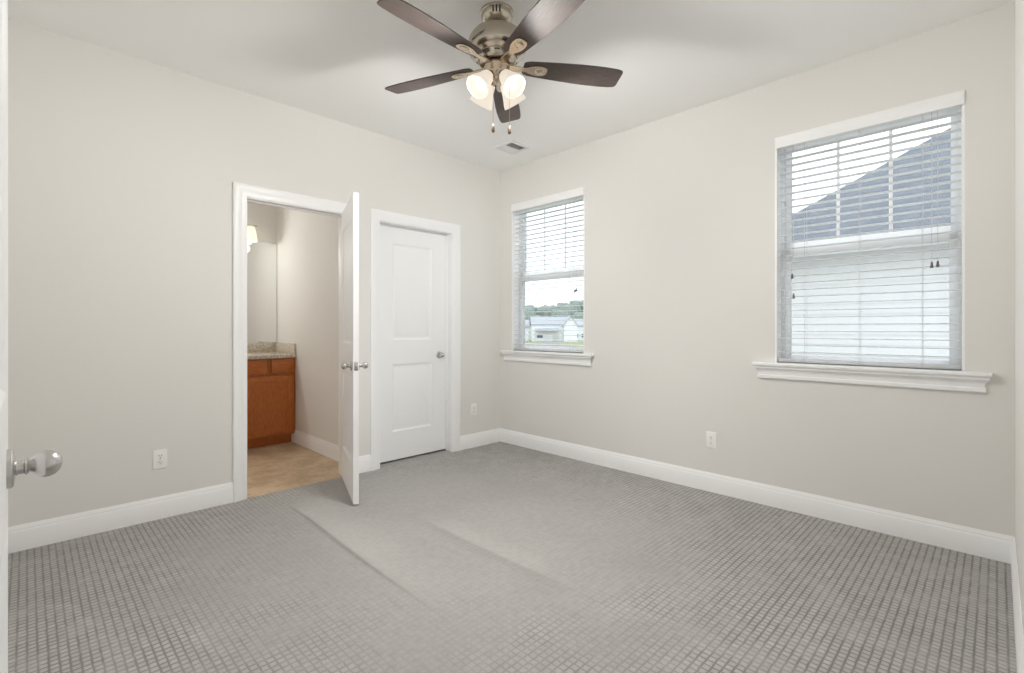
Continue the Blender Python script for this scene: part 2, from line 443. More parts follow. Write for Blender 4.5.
# ------------------------------------------------------------------ door casings and jambs
CP = [(0, 0), (0, .009), (.006, .012), (.020, .0125), (.034, .013), (.040, .0155), (.050, .018), (.062, .020), (.074, .020), (.080, .018), (CW, .014), (CW, 0)]
def casing(bm, x0, x1, h):
    rv = .005
    rows = [[(x0 - rv - u, YA - b, 0) for u, b in CP], [(x0 - rv - u, YA - b, h + rv + u) for u, b in CP],
            [(x1 + rv + u, YA - b, h + rv + u) for u, b in CP], [(x1 + rv + u, YA - b, 0) for u, b in CP]]
    loft(bm, rows)
def jamb(bm, x0, x1, h, stop_y):
    t = .001
    box(bm, (x0 - .0185, YA - .001, 0), (x0 + t, YA + TA + .001, h)); box(bm, (x1 - t, YA - .001, 0), (x1 + .0185, YA + TA + .001, h))
    box(bm, (x0 - .0185, YA - .001, h - t), (x1 + .0185, YA + TA + .001, h + .018))
    if stop_y:
        a, b = stop_y
        box(bm, (x0, a, 0), (x0 + .012, b, h - .001), .002); box(bm, (x1 - .012, a, 0), (x1, b, h - .001), .002)
        box(bm, (x0 + .0125, a, h - .012), (x1 - .0125, b, h - .0015), .002)
bm = bmn(); casing(bm, *D1); jamb(bm, *D1, (YA + .040, YA + .072))
struct(put(bm, 'trim_1', 'white', ang=25), 'white casing and jamb around the open bathroom doorway', 'door trim')
bm = bmn(); casing(bm, *D2); jamb(bm, *D2, (YA + .068, YA + .088))
struct(put(bm, 'trim_2', 'white', ang=25), 'white casing and jamb around the shut closet door', 'door trim')

# ------------------------------------------------------------------ doors
def door_face(bm, wd, ht, y, panels, sgn):
    """One moulded face of a door (in x 0..wd, z 0..ht) at depth y; sgn is the outward direction along y."""
    xs = sorted({0, wd, *[p[0] for p in panels], *[p[1] for p in panels]}); zs = sorted({0, ht, *[p[2] for p in panels], *[p[3] for p in panels]})
    def vq(pts): bm.faces.new([bm.verts.new(p) for p in pts])
    for a, b in zip(xs, xs[1:]):
        for c, d in zip(zs, zs[1:]):
            if any(p[0] - 1e-5 <= a and b <= p[1] + 1e-5 and p[2] - 1e-5 <= c and d <= p[3] + 1e-5 for p in panels):
                rings = [(0, 0), (.004, .0015), (.014, .0085), (.020, .0095), (.030, .0095), (.036, .0085), (.058, .003), (.064, .0022)]
                rr = [[(a + i, y - sgn * e, c + i), (b - i, y - sgn * e, c + i), (b - i, y - sgn * e, d - i), (a + i, y - sgn * e, d - i)] for i, e in rings]
                for A, B in zip(rr, rr[1:]):
                    for k in range(4): vq((A[k], A[(k + 1) % 4], B[(k + 1) % 4], B[k]))
                vq(rr[-1])
            else: vq([(a, y, c), (b, y, c), (b, y, d), (a, y, d)])
def slab(wd, ht, th, panels):           # hinge edge at x 0, face y 0 towards -y
    bm = bmn()
    door_face(bm, wd, ht, 0, panels, -1); door_face(bm, wd, ht, th, panels, 1)
    for pts in ([(0, 0, 0), (0, th, 0), (0, th, ht), (0, 0, ht)], [(wd, 0, 0), (wd, th, 0), (wd, th, ht), (wd, 0, ht)],
                [(0, 0, 0), (wd, 0, 0), (wd, th, 0), (0, th, 0)], [(0, 0, ht), (wd, 0, ht), (wd, th, ht), (0, th, ht)]):
        bm.faces.new([bm.verts.new(p) for p in pts])
    bmesh.ops.remove_doubles(bm, verts=bm.verts[:], dist=1e-5)
    bmesh.ops.recalc_face_normals(bm, faces=bm.faces[:])
    return bm
def panels(wd, st): return [(st, wd - st, .242, .822), (st, wd - st, 1.030, 1.865)]
KNOB = [(0, 0), (.0325, 0), (.0325, .006), (.030, .009), (.020, .0105), (.0135, .012), (.0115, .016), (.0115, .022), (.0135, .024),
        (.0135, .027), (.0110, .029), (.0125, .032), (.0175, .037), (.0215, .044), (.0230, .051), (.0225, .058), (.0195, .066), (.0145, .072), (.0075, .0755), (0, .0765)]
def knob(parent, x, y, z, sgn, label=None):
    bm = bmn()
    lathe(bm, KNOB, 32, Matrix.Translation((x, y, z)) @ Matrix.Rotation(-sgn * PI / 2, 4, 'X') @ Matrix.Diagonal((1, 1, .90, 1)))
    o = put(bm, 'door_knob', 'nickel', parent, ang=40)
    if label: o['label'] = label
def latch(parent, x, z, th):
    bm = bmn(); box(bm, (x - .001, th / 2 - .0125, z - .028), (x + .0015, th / 2 + .0125, z + .028), .0006)
    box(bm, (x, th / 2 - .006, z - .008), (x + .008, th / 2 + .006, z + .008), .002)
    put(bm, 'latch_plate', 'nickel', parent)
def hinges(parent, y, zs=(.25, 1.02, 1.80)):
    for z in zs:
        bm = bmn()
        lathe(bm, [(0, -.045), (.0035, -.045), (.006, -.042), (.006, .042), (.0035, .045), (0, .045)], 12, Matrix.Translation((-.004, y, z)))
        box(bm, (-.0012, min(y, .0), z - .044), (.0004, max(y, 0) + .03, z + .044))
        put(bm, 'hinge', 'hinge', parent)
# bathroom door, standing open into the bedroom, hinged on its right jamb
TH = math.radians(70.6)
d1 = sroot('door_1', (D1[1] - .001, YA - .006, .014), PI + TH, 'white two-panel bathroom door standing open into the bedroom', 'door')
# local x runs from hinge to free edge; the bedroom face is y = 0 turned towards +y of this frame
o = put(slab(.694, 2.012, .035, panels(.694, .115)), 'door_slab', 'door', d1, ang=20)
for ch in (o,): ch.location = (0, -.035, 0)
knob(d1, .634, 0, .890, 1); knob(d1, .634, -.035, .890, -1)
bm = bmn(); box(bm, (.693, -.030, .862), (.6955, -.005, .918), .0006); box(bm, (.694, -.0235, .882), (.702, -.0115, .898), .002)
put(bm, 'latch_plate', 'nickel', d1)
for z in (.25, 1.0, 1.78):
    bm = bmn()
    lathe(bm, [(0, -.045), (.0035, -.045), (.006, -.042), (.006, .042), (.0035, .045), (0, .045)], 12, Matrix.Translation((-.004, .004, z)))
    box(bm, (-.002, -.034, z - .044), (-.0002, .001, z + .044))
    put(bm, 'hinge', 'hinge', d1)
# closet door, shut, recessed in its jamb
d2 = sroot('door_2', (D2[0] + .003, YA + .0885, .016), 0, 'shut white two-panel closet door', 'door')
put(slab(.738, 2.008, .034, panels(.738, .163)), 'door_slab', 'door', d2, ang=20)
knob(d2, .660, 0, .885, -1)
# entry door, swung back along the wall at the left edge of the view
d3 = sroot('door_3', (-.024, .462, .014), PI / 2, 'white entry door swung open at the left edge', 'door')
o = put(slab(.790, 2.012, .035, panels(.79, .12)), 'door_slab', 'door', d3, ang=20)
knob(d3, .714, 0, .900, -1)
bm = bmn(); box(bm, (.789, .005, .872), (.7915, .030, .928), .0006); put(bm, 'latch_plate', 'nickel', d3)

# ------------------------------------------------------------------ windows
def ring(bm, x0, x1, ya, yb, za, zb, wl, wr, wb, wt, bev=.002):
    box(bm, (x0, ya, za), (x1, ya + wl, zb), bev); box(bm, (x0, yb - wr, za), (x1, yb, zb), bev)
    box(bm, (x0, ya + wl - .001, za), (x1, yb - wr + .001, za + wb), bev); box(bm, (x0, ya + wl - .001, zb - wt), (x1, yb - wr + .001, zb), bev)
def window(name, y0, y1, label):
    yc = (y0 + y1) / 2; wd = y1 - y0; h = WZ1 - WZ0; a, b = -wd / 2, wd / 2
    r = sroot(name, (XB, yc, WZ0), 0, label, 'window')
    bm = bmn()                          # white liner boards of the opening
    box(bm, (-.001, a, 0), (.09, a + .012, h)); box(bm, (-.001, b - .012, 0), (.09, b, h)); box(bm, (-.001, a + .012, h - .012), (.09, b - .012, h))
    put(bm, 'jamb_liner', 'white', r)
    bm = bmn(); ring(bm, .085, .162, a + .001, b - .001, .001, h - .001, .030, .030, .016, .032); put(bm, 'window_frame', 'vinyl', r)
    zm = .705
    bm = bmn(); ring(bm, .125, .152, a + .031, b - .031, zm - .022, h - .033, .030, .030, .094, .034)
    us = put(bm, 'upper_sash', 'vinyl', r)
    bm = bmn(); ring(bm, .094, .121, a + .031, b - .031, .0175, zm + .030, .034, .034, .028, .042)
    ls = put(bm, 'lower_sash', 'vinyl', r)
    bm = bmn(); box(bm, (.136, a + .059, zm + .070), (.140, b - .059, h - .065)); put(bm, 'pane', 'glass', us, smooth=False)
    bm = bmn(); box(bm, (.105, a + .063, .044), (.109, b - .063, zm - .010)); put(bm, 'pane', 'glass', ls, smooth=False)
    gw = wd - .122
    for k in (1, 2):
        yy = a + .061 + gw * k / 3
        bm = bmn(); box(bm, (.130, yy - .009, zm + .068), (.1355, yy + .009, h - .063), .002); put(bm, 'muntin', 'white', us)
    bm = bmn()
    lathe(bm, [(0, 0), (.022, 0), (.022, .006), (.012, .012), (0, .012)], 16, Matrix.Translation((.107, 0, zm + .0301)), .6, 1.4)
    put(bm, 'sash_lock', 'vinyl', ls)
    # stool and apron
    bm = bmn(); box(bm, (-.046, a - .103, -.024), (.0, b + .128, 0), .007, seg=3); box(bm, (-.001, a, -.020), (.0855, b, 0))
    st = put(bm, 'window_sill', 'white', r)
    AP = [(0, -.0242), (.034, -.0242), (.034, -.036), (.031, -.041), (.024, -.046), (.018, -.055), (.0155, -.066), (.0155, -.080), (.019, -.083), (.019, -.099), (.016, -.104), (0, -.104)]
    bm = bmn(); loft(bm, [[(-p, a - .058 - p, z) for p, z in AP], [(-p, b + .080 + p, z) for p, z in AP]])
    put(bm, 'apron', 'white', r, ang=25)
    return r
window('window_1', *W1, 'smaller looking white sash window near the corner with grey roofs outside')
window('window_2', *W2, 'large looking white sash window beside a neighbouring roof')

# ------------------------------------------------------------------ blinds
def tassel(bm, x, y, z):
    lathe(bm, [(0, .017), (.004, .016), (.0052, .008), (.0065, -.004), (.0075, -.014), (.006, -.017), (0, -.017)], 12, Matrix.Translation((x, y, z)))
def blind(y0, y1, label, lift, tilt, ladders):
    yc = (y0 + y1) / 2; a, b = y0 + .016 - yc, y1 - .016 - yc; h = WZ1 - WZ0 - .012
    r = thing('window_blind', (XB + .036, yc, WZ0), 0, label, 'blind', 'white slatted blinds over the two windows')
    bm = bmn(); box(bm, (-.022, a + .003, h - .056), (.024, b - .003, h), .003); put(bm, 'headrail', 'white', r)
    VP = [(-.049, h + .009), (-.051, h + .006), (-.051, h - .002), (-.0495, h - .005), (-.0490, h - .045), (-.0505, h - .049), (-.051, h - .058), (-.050, h - .062), (-.038, h - .062), (-.0365, h - .058), (-.0365, h + .009)]
    bm = bmn(); loft(bm, [[(x, a - .012, z) for x, z in VP], [(x, b + .012, z) for x, z in VP]])
    for e in (a - .010, b + .002): box(bm, (-.0362, e, h - .062), (-.024, e + .008, h))
    put(bm, 'valance', 'white', r, ang=30)
    bm = bmn(); pitch = .0440; z = h - .088; n = 0
    while z > .050:
        pts = []
        for k in range(7):
            x = -.025 + .05 * k / 6; c = .0028 * (1 - ((x) / .025) ** 2)
            pts.append((x, z + c))
        loop = pts + [(x, zz - .0026) for x, zz in reversed(pts)]
        loft(bm, [[(x, a, zz) for x, zz in loop], [(x, b, zz) for x, zz in loop]])
        z -= pitch; n += 1
    put(bm, 'slats', 'blind', r, ang=40)
    bm = bmn(); box(bm, (-.025, a, .003), (.025, b, .027), .006, seg=3); put(bm, 'bottom_rail', 'blind', r)
    for y in ladders:
        bm = bmn()
        for x in (-.0268, .0268): tube(bm, [(x, y - yc, .012), (x, y - yc, h - .05)], .0011, 6)
        put(bm, 'ladder_cord', 'cord', r)
    for nm, cords in (('lift_cord', lift), ('tilt_cord', tilt)):
        for y, zt in cords:
            bm = bmn(); tube(bm, [(-.032, y - yc, zt - WZ0 + .014), (-.031, y - yc, h - .05)], .0012, 6)
            c = put(bm, nm, 'cord', r)
            bm = bmn(); tassel(bm, -.032, y - yc, zt - WZ0); put(bm, 'tassel', 'tassel', c)
    return r
blind(*W1, 'white slatted blind on the narrower looking window near the room corner', [(2.628, 1.478), (2.612, 1.488)], [], (2.69, 3.24))
blind(*W2, 'white slatted blind on the big window at the right, blue-grey roof behind', [(.246, 1.488), (.222, 1.490)], [(.913, 1.478), (.905, 1.352)], (.286, .566, .846))

# ------------------------------------------------------------------ ceiling fan
FX, FY = 1.672, 1.779
fan = thing('ceiling_fan', (FX, FY, HC), 0, 'five-blade dark wood ceiling fan with four lit glass shades', 'ceiling fan')
def cf(phi): return math.radians(45 - phi)          # angle from straight ahead of the camera, clockwise
bm = bmn(); lathe(bm, [(0, 0), (.083, 0), (.084, -.006), (.083, -.012), (.079, -.016), (.080, -.020), (.078, -.034), (.068, -.050), (.054, -.061), (.046, -.066), (.040, -.066), (.038, -.060), (0, -.060)], 48)
cn = put(bm, 'canopy', 'fan_nickel', fan)
for dphi in (-12, 0, 12):
    bm = bmn(); an = cf(180 + dphi); box(bm, (-.004, -.002, -.014), (.004, .002, .014), .0018, Matrix.Rotation(an, 4, 'Z') @ Matrix.Translation((.0795, 0, -.031)) @ Matrix.Rotation(math.radians(14), 4, 'Y') @ Matrix.Rotation(PI / 2, 4, 'Z'))
    put(bm, 'canopy_slot', 'slot', cn)
bm = bmn(); lathe(bm, [(0, -.055), (.030, -.056), (.034, -.068), (.030, -.080), (.020, -.086), (.020, -.105), (0, -.105)], 32); put(bm, 'downrod', 'black', fan)
MP = [(0, -.092), (.048, -.092), (.060, -.096), (.090, -.102), (.112, -.110), (.118, -.113), (.119, -.117), (.131, -.128), (.141, -.146), (.145, -.165), (.145, -.196), (.141, -.208), (.130, -.219), (.112, -.226), (.106, -.229), (.106, -.234), (.098, -.247), (.094, -.256), (.086, -.262), (0, -.262)]
bm = bmn(); lathe(bm, MP, 64); mh = put(bm, 'motor_housing', 'fan_nickel', fan, ang=30)
for k in range(10):
    an = 2 * PI * k / 10 + .2
    bm = bmn(); box(bm, (-.003, -.013, -.0025), (.003, .013, .0025), .001, Matrix.Rotation(an, 4, 'Z') @ Matrix.Translation((.102, 0, -.2405)) @ Matrix.Rotation(math.radians(-25), 4, 'Y'))
    put(bm, 'vent_slot', 'slot', mh)
# script lettering on the housing
cu = bpy.data.curves.new('logo', 'FONT'); cu.body = 'Hunter'; cu.size = .030; cu.shear = .35; cu.align_x = 'CENTER'
cu.extrude = .0; cu.resolution_u = 3
to = bpy.data.objects.new('logo', cu); C.objects.link(to)
dg = bpy.context.evaluated_depsgraph_get(); tme = bpy.data.meshes.new_from_object(to.evaluated_get(dg))
bpy.data.objects.remove(to); bpy.data.curves.remove(cu)
bm = bmn(); bm.from_mesh(tme); bpy.data.meshes.remove(tme)
bmesh.ops.subdivide_edges(bm, edges=[e for e in bm.edges if e.calc_length() > .004], cuts=2)
a0 = cf(180 + 40)                       # faces camera, left of centre
for v in bm.verts:
    x, y = v.co.x, v.co.y + v.co.x * .22
    an = a0 + x / .145
    v.co = Vector((.1458 * math.cos(an), .1458 * math.sin(an), -.192 + y))
put(bm, 'logo', 'black', mh, smooth=False)
# switch housing and light fitter
bm = bmn(); lathe(bm, [(0, -.262), (.058, -.262), (.060, -.268), (0, -.268)], 48); put(bm, 'dark_collar', 'black', fan)
bm = bmn(); lathe(bm, [(0, -.268), (.060, -.268), (.064, -.274), (.064, -.284), (.062, -.288), (.062, -.312), (.058, -.322), (.046, -.332), (.034, -.338), (.030, -.346), (.018, -.352), (.010, -.362), (0, -.364)], 48)
sw = put(bm, 'switch_housing', 'fan_brass', fan)
# blades
BL = []
for s, hw in ((.135, .034), (.145, .043), (.165, .049), (.200, .053), (.26, .058), (.34, .064), (.42, .069), (.50, .071), (.57, .070), (.625, .066), (.648, .061), (.657, .054), (.660, .044)): BL.append((s, hw))
outline = [(s, hw) for s, hw in BL] + [(s, -hw) for s, hw in reversed(BL)]
IR = [(.062, .018), (.095, .017), (.125, .013), (.150, .015), (.170, .024), (.190, .031), (.215, .034), (.240, .031), (.255, .022), (.260, .010)]
iron = [(s, hw) for s, hw in IR] + [(s, -hw) for s, hw in reversed(IR)]
def blade_parts():
    b1 = bmn(); prism(b1, outline, .0, .0065, None, .0012)
    b2 = bmn(); prism(b2, iron, -.007, -.0005, None, .0015)
    lathe(b2, [(0, -.013), (.012, -.0125), (.020, -.010), (.0235, -.006), (0, -.006)], 24, Matrix.Translation((.222, 0, 0)), 1.15, 1)
    for sx, sy in ((.178, .014), (.178, -.014), (.248, 0)): lathe(b2, [(0, -.0095), (.003, -.009), (.0045, -.007), (0, -.007)], 10, Matrix.Translation((sx, sy, 0)))
    return b1, b2
b1, b2 = blade_parts()
bl0 = put(b1, 'blade', 'blade', fan, ang=30); ir0 = put(b2, 'blade_bracket', 'fan_brass', bl0, ang=30)
for k in range(5):
    bl = bl0 if k == 0 else copy_tree(bl0, fan)
    bl.matrix_local = Matrix.Translation((0, 0, -.2695)) @ Matrix.Rotation(cf(6 + 72 * k), 4, 'Z') @ Matrix.Rotation(math.radians(-11.5), 4, 'X')
# four glass shades with bulbs on short arms
SP_out = [(.027, 0), (.031, -.004), (.034, -.014), (.037, -.030), (.043, -.052), (.051, -.074), (.058, -.092), (.0615, -.104), (.0625, -.110)]
SP = [(.0, .002), (.020, .002)] + SP_out + [(r - .0035, z) for r, z in reversed(SP_out[1:])] + [(.018, -.004), (0, -.004)]
for k, phi in enumerate((47, 137, 227, 317)):
    an = cf(phi); e = Vector((math.cos(an), math.sin(an), 0))
    p0 = e * .056 + Vector((0, 0, -.338)); ax = (e * .070 + Vector((0, 0, -.082))).normalized()
    q = Vector((0, 0, -1)).rotation_difference(ax).to_matrix().to_4x4()
    bm = bmn(); tube(bm, [e * .030 + Vector((0, 0, -.318)), e * .048 + Vector((0, 0, -.318)), e * .060 + Vector((0, 0, -.326)), p0 + ax * -.004 + Vector((0, 0, .004))], .0085, 12)
    lathe(bm, [(0, .012), (.016, .012), (.026, .006), (.029, -.002), (.029, -.012), (.0275, -.012), (.0275, .0), (0, .0)], 24, Matrix.Translation(p0) @ q)
    put(bm, 'light_arm', 'fan_brass', fan)
    bm = bmn(); lathe(bm, SP, 40, Matrix.Translation(p0) @ q)
    sh = put(bm, 'lamp_shade', 'shade', fan, ang=60)
    bm = bmn(); lathe(bm, [(0, -.008), (.011, -.010), (.012, -.030), (.016, -.040), (.0205, -.048), (.0215, -.056), (.0195, -.064), (.012, -.071), (0, -.0735)], 24, Matrix.Translation(p0) @ q)
    put(bm, 'light_bulb', 'bulb', sh)
    L = bpy.data.lights.new('fan_lamp_light', 'SPOT'); L.energy = FAN_W; L.color = (1, .985, .95); L.shadow_soft_size = .048
    L.spot_size = math.radians(178); L.spot_blend = .6
    lo = bpy.data.objects.new('fan_lamp_light', L); C.objects.link(lo); lo.parent = fan; lo.location = p0 + ax * .128; lo.rotation_mode = 'QUATERNION'; lo.rotation_quaternion = Vector((0, 0, -1)).rotation_difference(e + Vector((0, 0, -.85)))
# pull chains
def camoff(lat, dep): return Vector((dep * R45 + lat * R45, dep * R45 - lat * R45, 0))
for lat, dep, zb in ((-.012, -.050, -.612), (.046, -.036, -.612)):
    o2 = camoff(lat, dep)
    bm = bmn(); n = 46
    tube(bm, [o2 * 1.06 + Vector((0, 0, -.306)), o2 * 1.35 + Vector((0, 0, -.309)), o2 * 1.38 + Vector((0, 0, -.316)), o2 * 1.38 + Vector((0, 0, zb + .018))], .0011, 6)
    ch = put(bm, 'pull_chain', 'fan_brass', fan)
    bm = bmn(); lathe(bm, [(0, .020), (.004, .019), (.0075, .010), (.0085, -.004), (.0080, -.016), (.005, -.021), (0, -.022)], 16, Matrix.Translation(o2 * 1.38 + Vector((0, 0, zb))))
    put(bm, 'chain_fob', 'fob', ch)

# ------------------------------------------------------------------ ceiling vent
vt = thing('ceiling_vent', (3.015, 3.015, HC), 0, 'small square white air vent in the ceiling near the room corner', 'vent')
bm = bmn()
S = .118; I = .086
FP = [(S, 0), (S, -.003), (S - .006, -.008), (I + .004, -.009), (I, -.006), (I, 0)]
loft(bm, [[(sx * p, sy * p, z) for p, z in FP] for sx, sy in ((1, 1), (-1, 1), (-1, -1), (1, -1), (1, 1))], caps=False)
box(bm, (-I, -.004, -.008), (I, .004, -.001))
put(bm, 'frame', 'ventw', vt, ang=20)
bm = bmn(); box(bm, (-I, -I, -.0012), (I, I, -.0002)); put(bm, 'duct_opening', 'duct', vt)
for sg in (1, -1):
    bm = bmn()
    for k in range(6):
        y = sg * (.014 + .0135 * k)
        box(bm, (-I + .001, -.0065, -.0006), (I - .001, .0065, .0006), 0, Matrix.Translation((0, y, -.0068)) @ Matrix.Rotation(math.radians(-35 * sg), 4, 'X'))
    put(bm, 'louvres', 'ventw', vt, smooth=False)

# ------------------------------------------------------------------ wall outlets
def outlet(loc, rz, label):
    r = thing('wall_outlet', loc, rz, label, 'outlet', 'white wall outlets')
    bm = bmn(); box(bm, (-.035, -.006, -.0575), (.035, 0, .0575), .004, seg=3); put(bm, 'cover_plate', 'plastic', r)
    for z in (.0195, -.0195):
        bm = bmn(); lathe(bm, [(0, 0), (.0165, 0), (.0168, .0012), (.0155, .0025), (0, .0025)], 24, Matrix.Translation((0, -.0058, z)) @ Matrix.Rotation(PI / 2, 4, 'X'), 1., .85)
        rc = put(bm, 'receptacle', 'plastic', r)
        bm = bmn()
        box(bm, (-.0075, -.0089, z - .001), (-.0052, -.0080, z + .008)); box(bm, (.0052, -.0089, z), (.0072, -.0080, z + .008))
        lathe(bm, [(0, 0), (.0025, 0), (.0025, .0009), (0, .0009)], 10, Matrix.Translation((0, -.0080, z - .0075)) @ Matrix.Rotation(PI / 2, 4, 'X'))
        put(bm, 'slots', 'slot', rc)
    bm = bmn(); lathe(bm, [(0, 0), (.003, 0), (.0025, .001), (0, .0013)], 10, Matrix.Translation((0, -.006, 0)) @ Matrix.Rotation(PI / 2, 4, 'X')); put(bm, 'screw', 'hinge', r)
    return r
outlet((.5687, YA, .359), 0, 'white wall outlet left of the bathroom doorway above the baseboard')
outlet((3.053, YA, .363), 0, 'small white wall outlet between the closet door and the room corner')
outlet((XB, 1.421, .363), -PI / 2, 'white wall outlet on the window wall between the two windows')

# ------------------------------------------------------------------ bathroom vanity
VF = 4.985; VX0, VX1 = .585, 1.9055
van = thing('vanity_cabinet', (VX1, VF, 0), 0, 'reddish brown wooden vanity cabinet on the tan bathroom floor', 'cabinet')
def X(x): return x - VX1
bm = bmn()
box(bm, (X(VX0), .002, .095), (0, BY - VF - .002, .854)); box(bm, (X(VX0) + .0, .070, .0), (0, .088, .095))
box(bm, (X(VX0), 0.088, 0), (X(VX0) + .018, BY - VF - .002, .095)); box(bm, (-.018, .088, 0), (0, BY - VF - .002, .095))
put(bm, 'body', 'cherry', van)
def front(x0, x1, z0, z1, stile, name):
    bm = bmn()
    if stile:
        y0, y1 = -.019, .001
        box(bm, (X(x0), y0, z0), (X(x0) + stile, y1, z1), .003); box(bm, (X(x1) - stile, y0, z0), (X(x1), y1, z1), .003)
        box(bm, (X(x0) + stile - .001, y0 + .0003, z0), (X(x1) - stile + .001, y1, z0 + stile), .003); box(bm, (X(x0) + stile - .001, y0 + .0003, z1 - stile), (X(x1) - stile + .001, y1, z1), .003)
        o = put(bm, name, 'cherry', van)
        bm = bmn(); box(bm, (X(x0) + stile - .004, -.010, z0 + stile - .004), (X(x1) - stile + .004, .001, z1 - stile + .004)); put(bm, 'door_panel', 'cherry', o)
    else:
        box(bm, (X(x0), -.019, z0), (X(x1), .001, z1), .005); put(bm, name, 'cherry_h', van)
front(1.450, 1.886, .108, .682, .058, 'door'); front(1.005, 1.432, .108, .682, .058, 'door'); front(.605, .987, .108, .682, .058, 'door')
for a, b in ((1.676, 1.886), (1.420, 1.632), (1.210, 1.376), (1.005, 1.165), (.605, .960)): front(a, b, .712, .842, 0, 'drawer')
ct = thing('countertop', (VX1, VF, .855), 0, 'speckled beige granite countertop on the reddish vanity', 'countertop')
bm = bmn(); box(bm, (X(VX0) - .02, -.030, 0), (0, BY - VF - .001, .037), .004); put(bm, 'slab', 'granite', ct)
bm = bmn(); box(bm, (X(VX0) - .02, BY - VF - .022, .0372), (-.020, BY - VF - .001, .139), .003); put(bm, 'backsplash', 'granite', ct)
bm = bmn(); box(bm, (-.0205, -.026, .0372), (0, BY - VF - .001, .139), .003); put(bm, 'side_splash', 'granite', ct)
mr = thing('bathroom_mirror', (1.44, BY, .998), 0, 'plain frameless wall mirror above the vanity backsplash', 'mirror')
bm = bmn(); box(bm, (-.84, -.0062, 0), (.4625, -.0015, 1.060)); put(bm, 'mirror_glass', 'mirror', mr, smooth=False)
for e in (-.8435, .4626):
    bm = bmn(); box(bm, (e, -.0066, 0), (e + .0035, -.001, 1.060)); put(bm, 'mirror_edge', 'mirror_edge', mr, smooth=False)
vl = thing('vanity_light', (1.20, BY, 2.19), 0, 'lit vanity light with frosted glass shades above the bathroom mirror', 'wall light')
bm = bmn(); box(bm, (-.34, -.022, -.045), (.34, -.001, .025), .006); put(bm, 'backplate', 'nickel', vl)
bm = bmn(); tube(bm, [(-.48, -.095, .012), (.48, -.095, .012)], .007, 10)
for x in (-.25, .25): tube(bm, [(x, -.015, -.005), (x, -.095, .012)], .006, 8)
put(bm, 'bar', 'nickel', vl)
BS = [(.030, 0), (.036, -.010), (.045, -.040), (.052, -.090), (.057, -.130), (.058, -.145)]
for x, share in ((-.42, 2.9), (-.14, .8), (.14, .12), (.42, .02)):  # left shades unseen, added to carry most power and light the wall evenly
    bm = bmn(); lathe(bm, [(0, .005), (.02, .005)] + BS + [(r - .004, z) for r, z in reversed(BS)] + [(0, -.004)], 32, Matrix.Translation((x, -.095, -.006)))
    sh = put(bm, 'lamp_shade', 'bshade', vl, ang=50)
    bm = bmn(); lathe(bm, [(0, 0), (.014, -.002), (.016, -.030), (.026, -.060), (.024, -.082), (.012, -.094), (0, -.096)], 20, Matrix.Translation((x, -.095, -.010))); put(bm, 'light_bulb', 'bulb', sh)
    L = bpy.data.lights.new('vanity_lamp_light', 'POINT'); L.energy = BATH_W * share; L.color = (1, .985, .95); L.shadow_soft_size = .05
    lo = bpy.data.objects.new('vanity_lamp_light', L); C.objects.link(lo); lo.parent = vl; lo.location = (x, -.095, -.205)

# ------------------------------------------------------------------ outside
GZ = -3.0
bm = bmn(); box(bm, (XB + TB + .3, -400, GZ - .3), (700, 700, GZ)); box(bm, (-300, BY + 1, GZ - .3), (XB + TB + .3, 700, GZ))
struct(put(bm, 'lawn', 'lawn', smooth=False), 'yellow green lawn outside the windows', 'lawn')
# neighbouring house: hipped shingle roof over white lap siding
nb = thing('neighbour_house', (7.5, 2.5, GZ), 0, 'neighbouring house with white siding and blue-grey hipped shingle roof', 'house')
EZ = 2.25 - GZ; LX, LY, OV, PT = 9.0, 14.0, .32, .78
bm = bmn(); rows = 40; rh = EZ / rows
for k in range(rows):                   # overlapping boards on the side towards the window and on the end
    z0, z1 = k * rh, (k + 1) * rh
    prism(bm, [(-.016, z0), (0, z0), (0, z1), (-.004, z1)], 0, LY, Matrix(((1, 0, 0, 0), (0, 0, -1, 0), (0, 1, 0, 0), (0, 0, 0, 1))))
box(bm, (0, -LY, 0), (LX, 0, EZ))
put(bm, 'siding', 'siding', nb, smooth=False)
bm = bmn()
x0, x1, y0, y1 = -OV, LX + OV, -LY - OV, OV; hw = (x1 - x0) / 2; rz = EZ + hw * PT
v = [bm.verts.new(p) for p in ((x0, y0, EZ), (x1, y0, EZ), (x1, y1, EZ), (x0, y1, EZ), ((x0 + x1) / 2, y0 + hw, rz), ((x0 + x1) / 2, y1 - hw, rz))]
for f in ((0, 3, 5, 4), (1, 4, 5, 2), (3, 2, 5), (0, 4, 1), (0, 1, 2, 3)): bm.faces.new([v[i] for i in f])
bmesh.ops.recalc_face_normals(bm, faces=bm.faces[:])
put(bm, 'roof', 'roof', nb, smooth=False)
bm = bmn()
for a, b in (((x0 - .02, y0, EZ - .16), (x0 + .01, y1, EZ - .005)), ((x0, y1 - .01, EZ - .16), (x1, y1 + .02, EZ - .005)), ((x0, y0, EZ - .03), (x1, y1, EZ - .012))): box(bm, a, b)
put(bm, 'fascia', 'siding', nb)
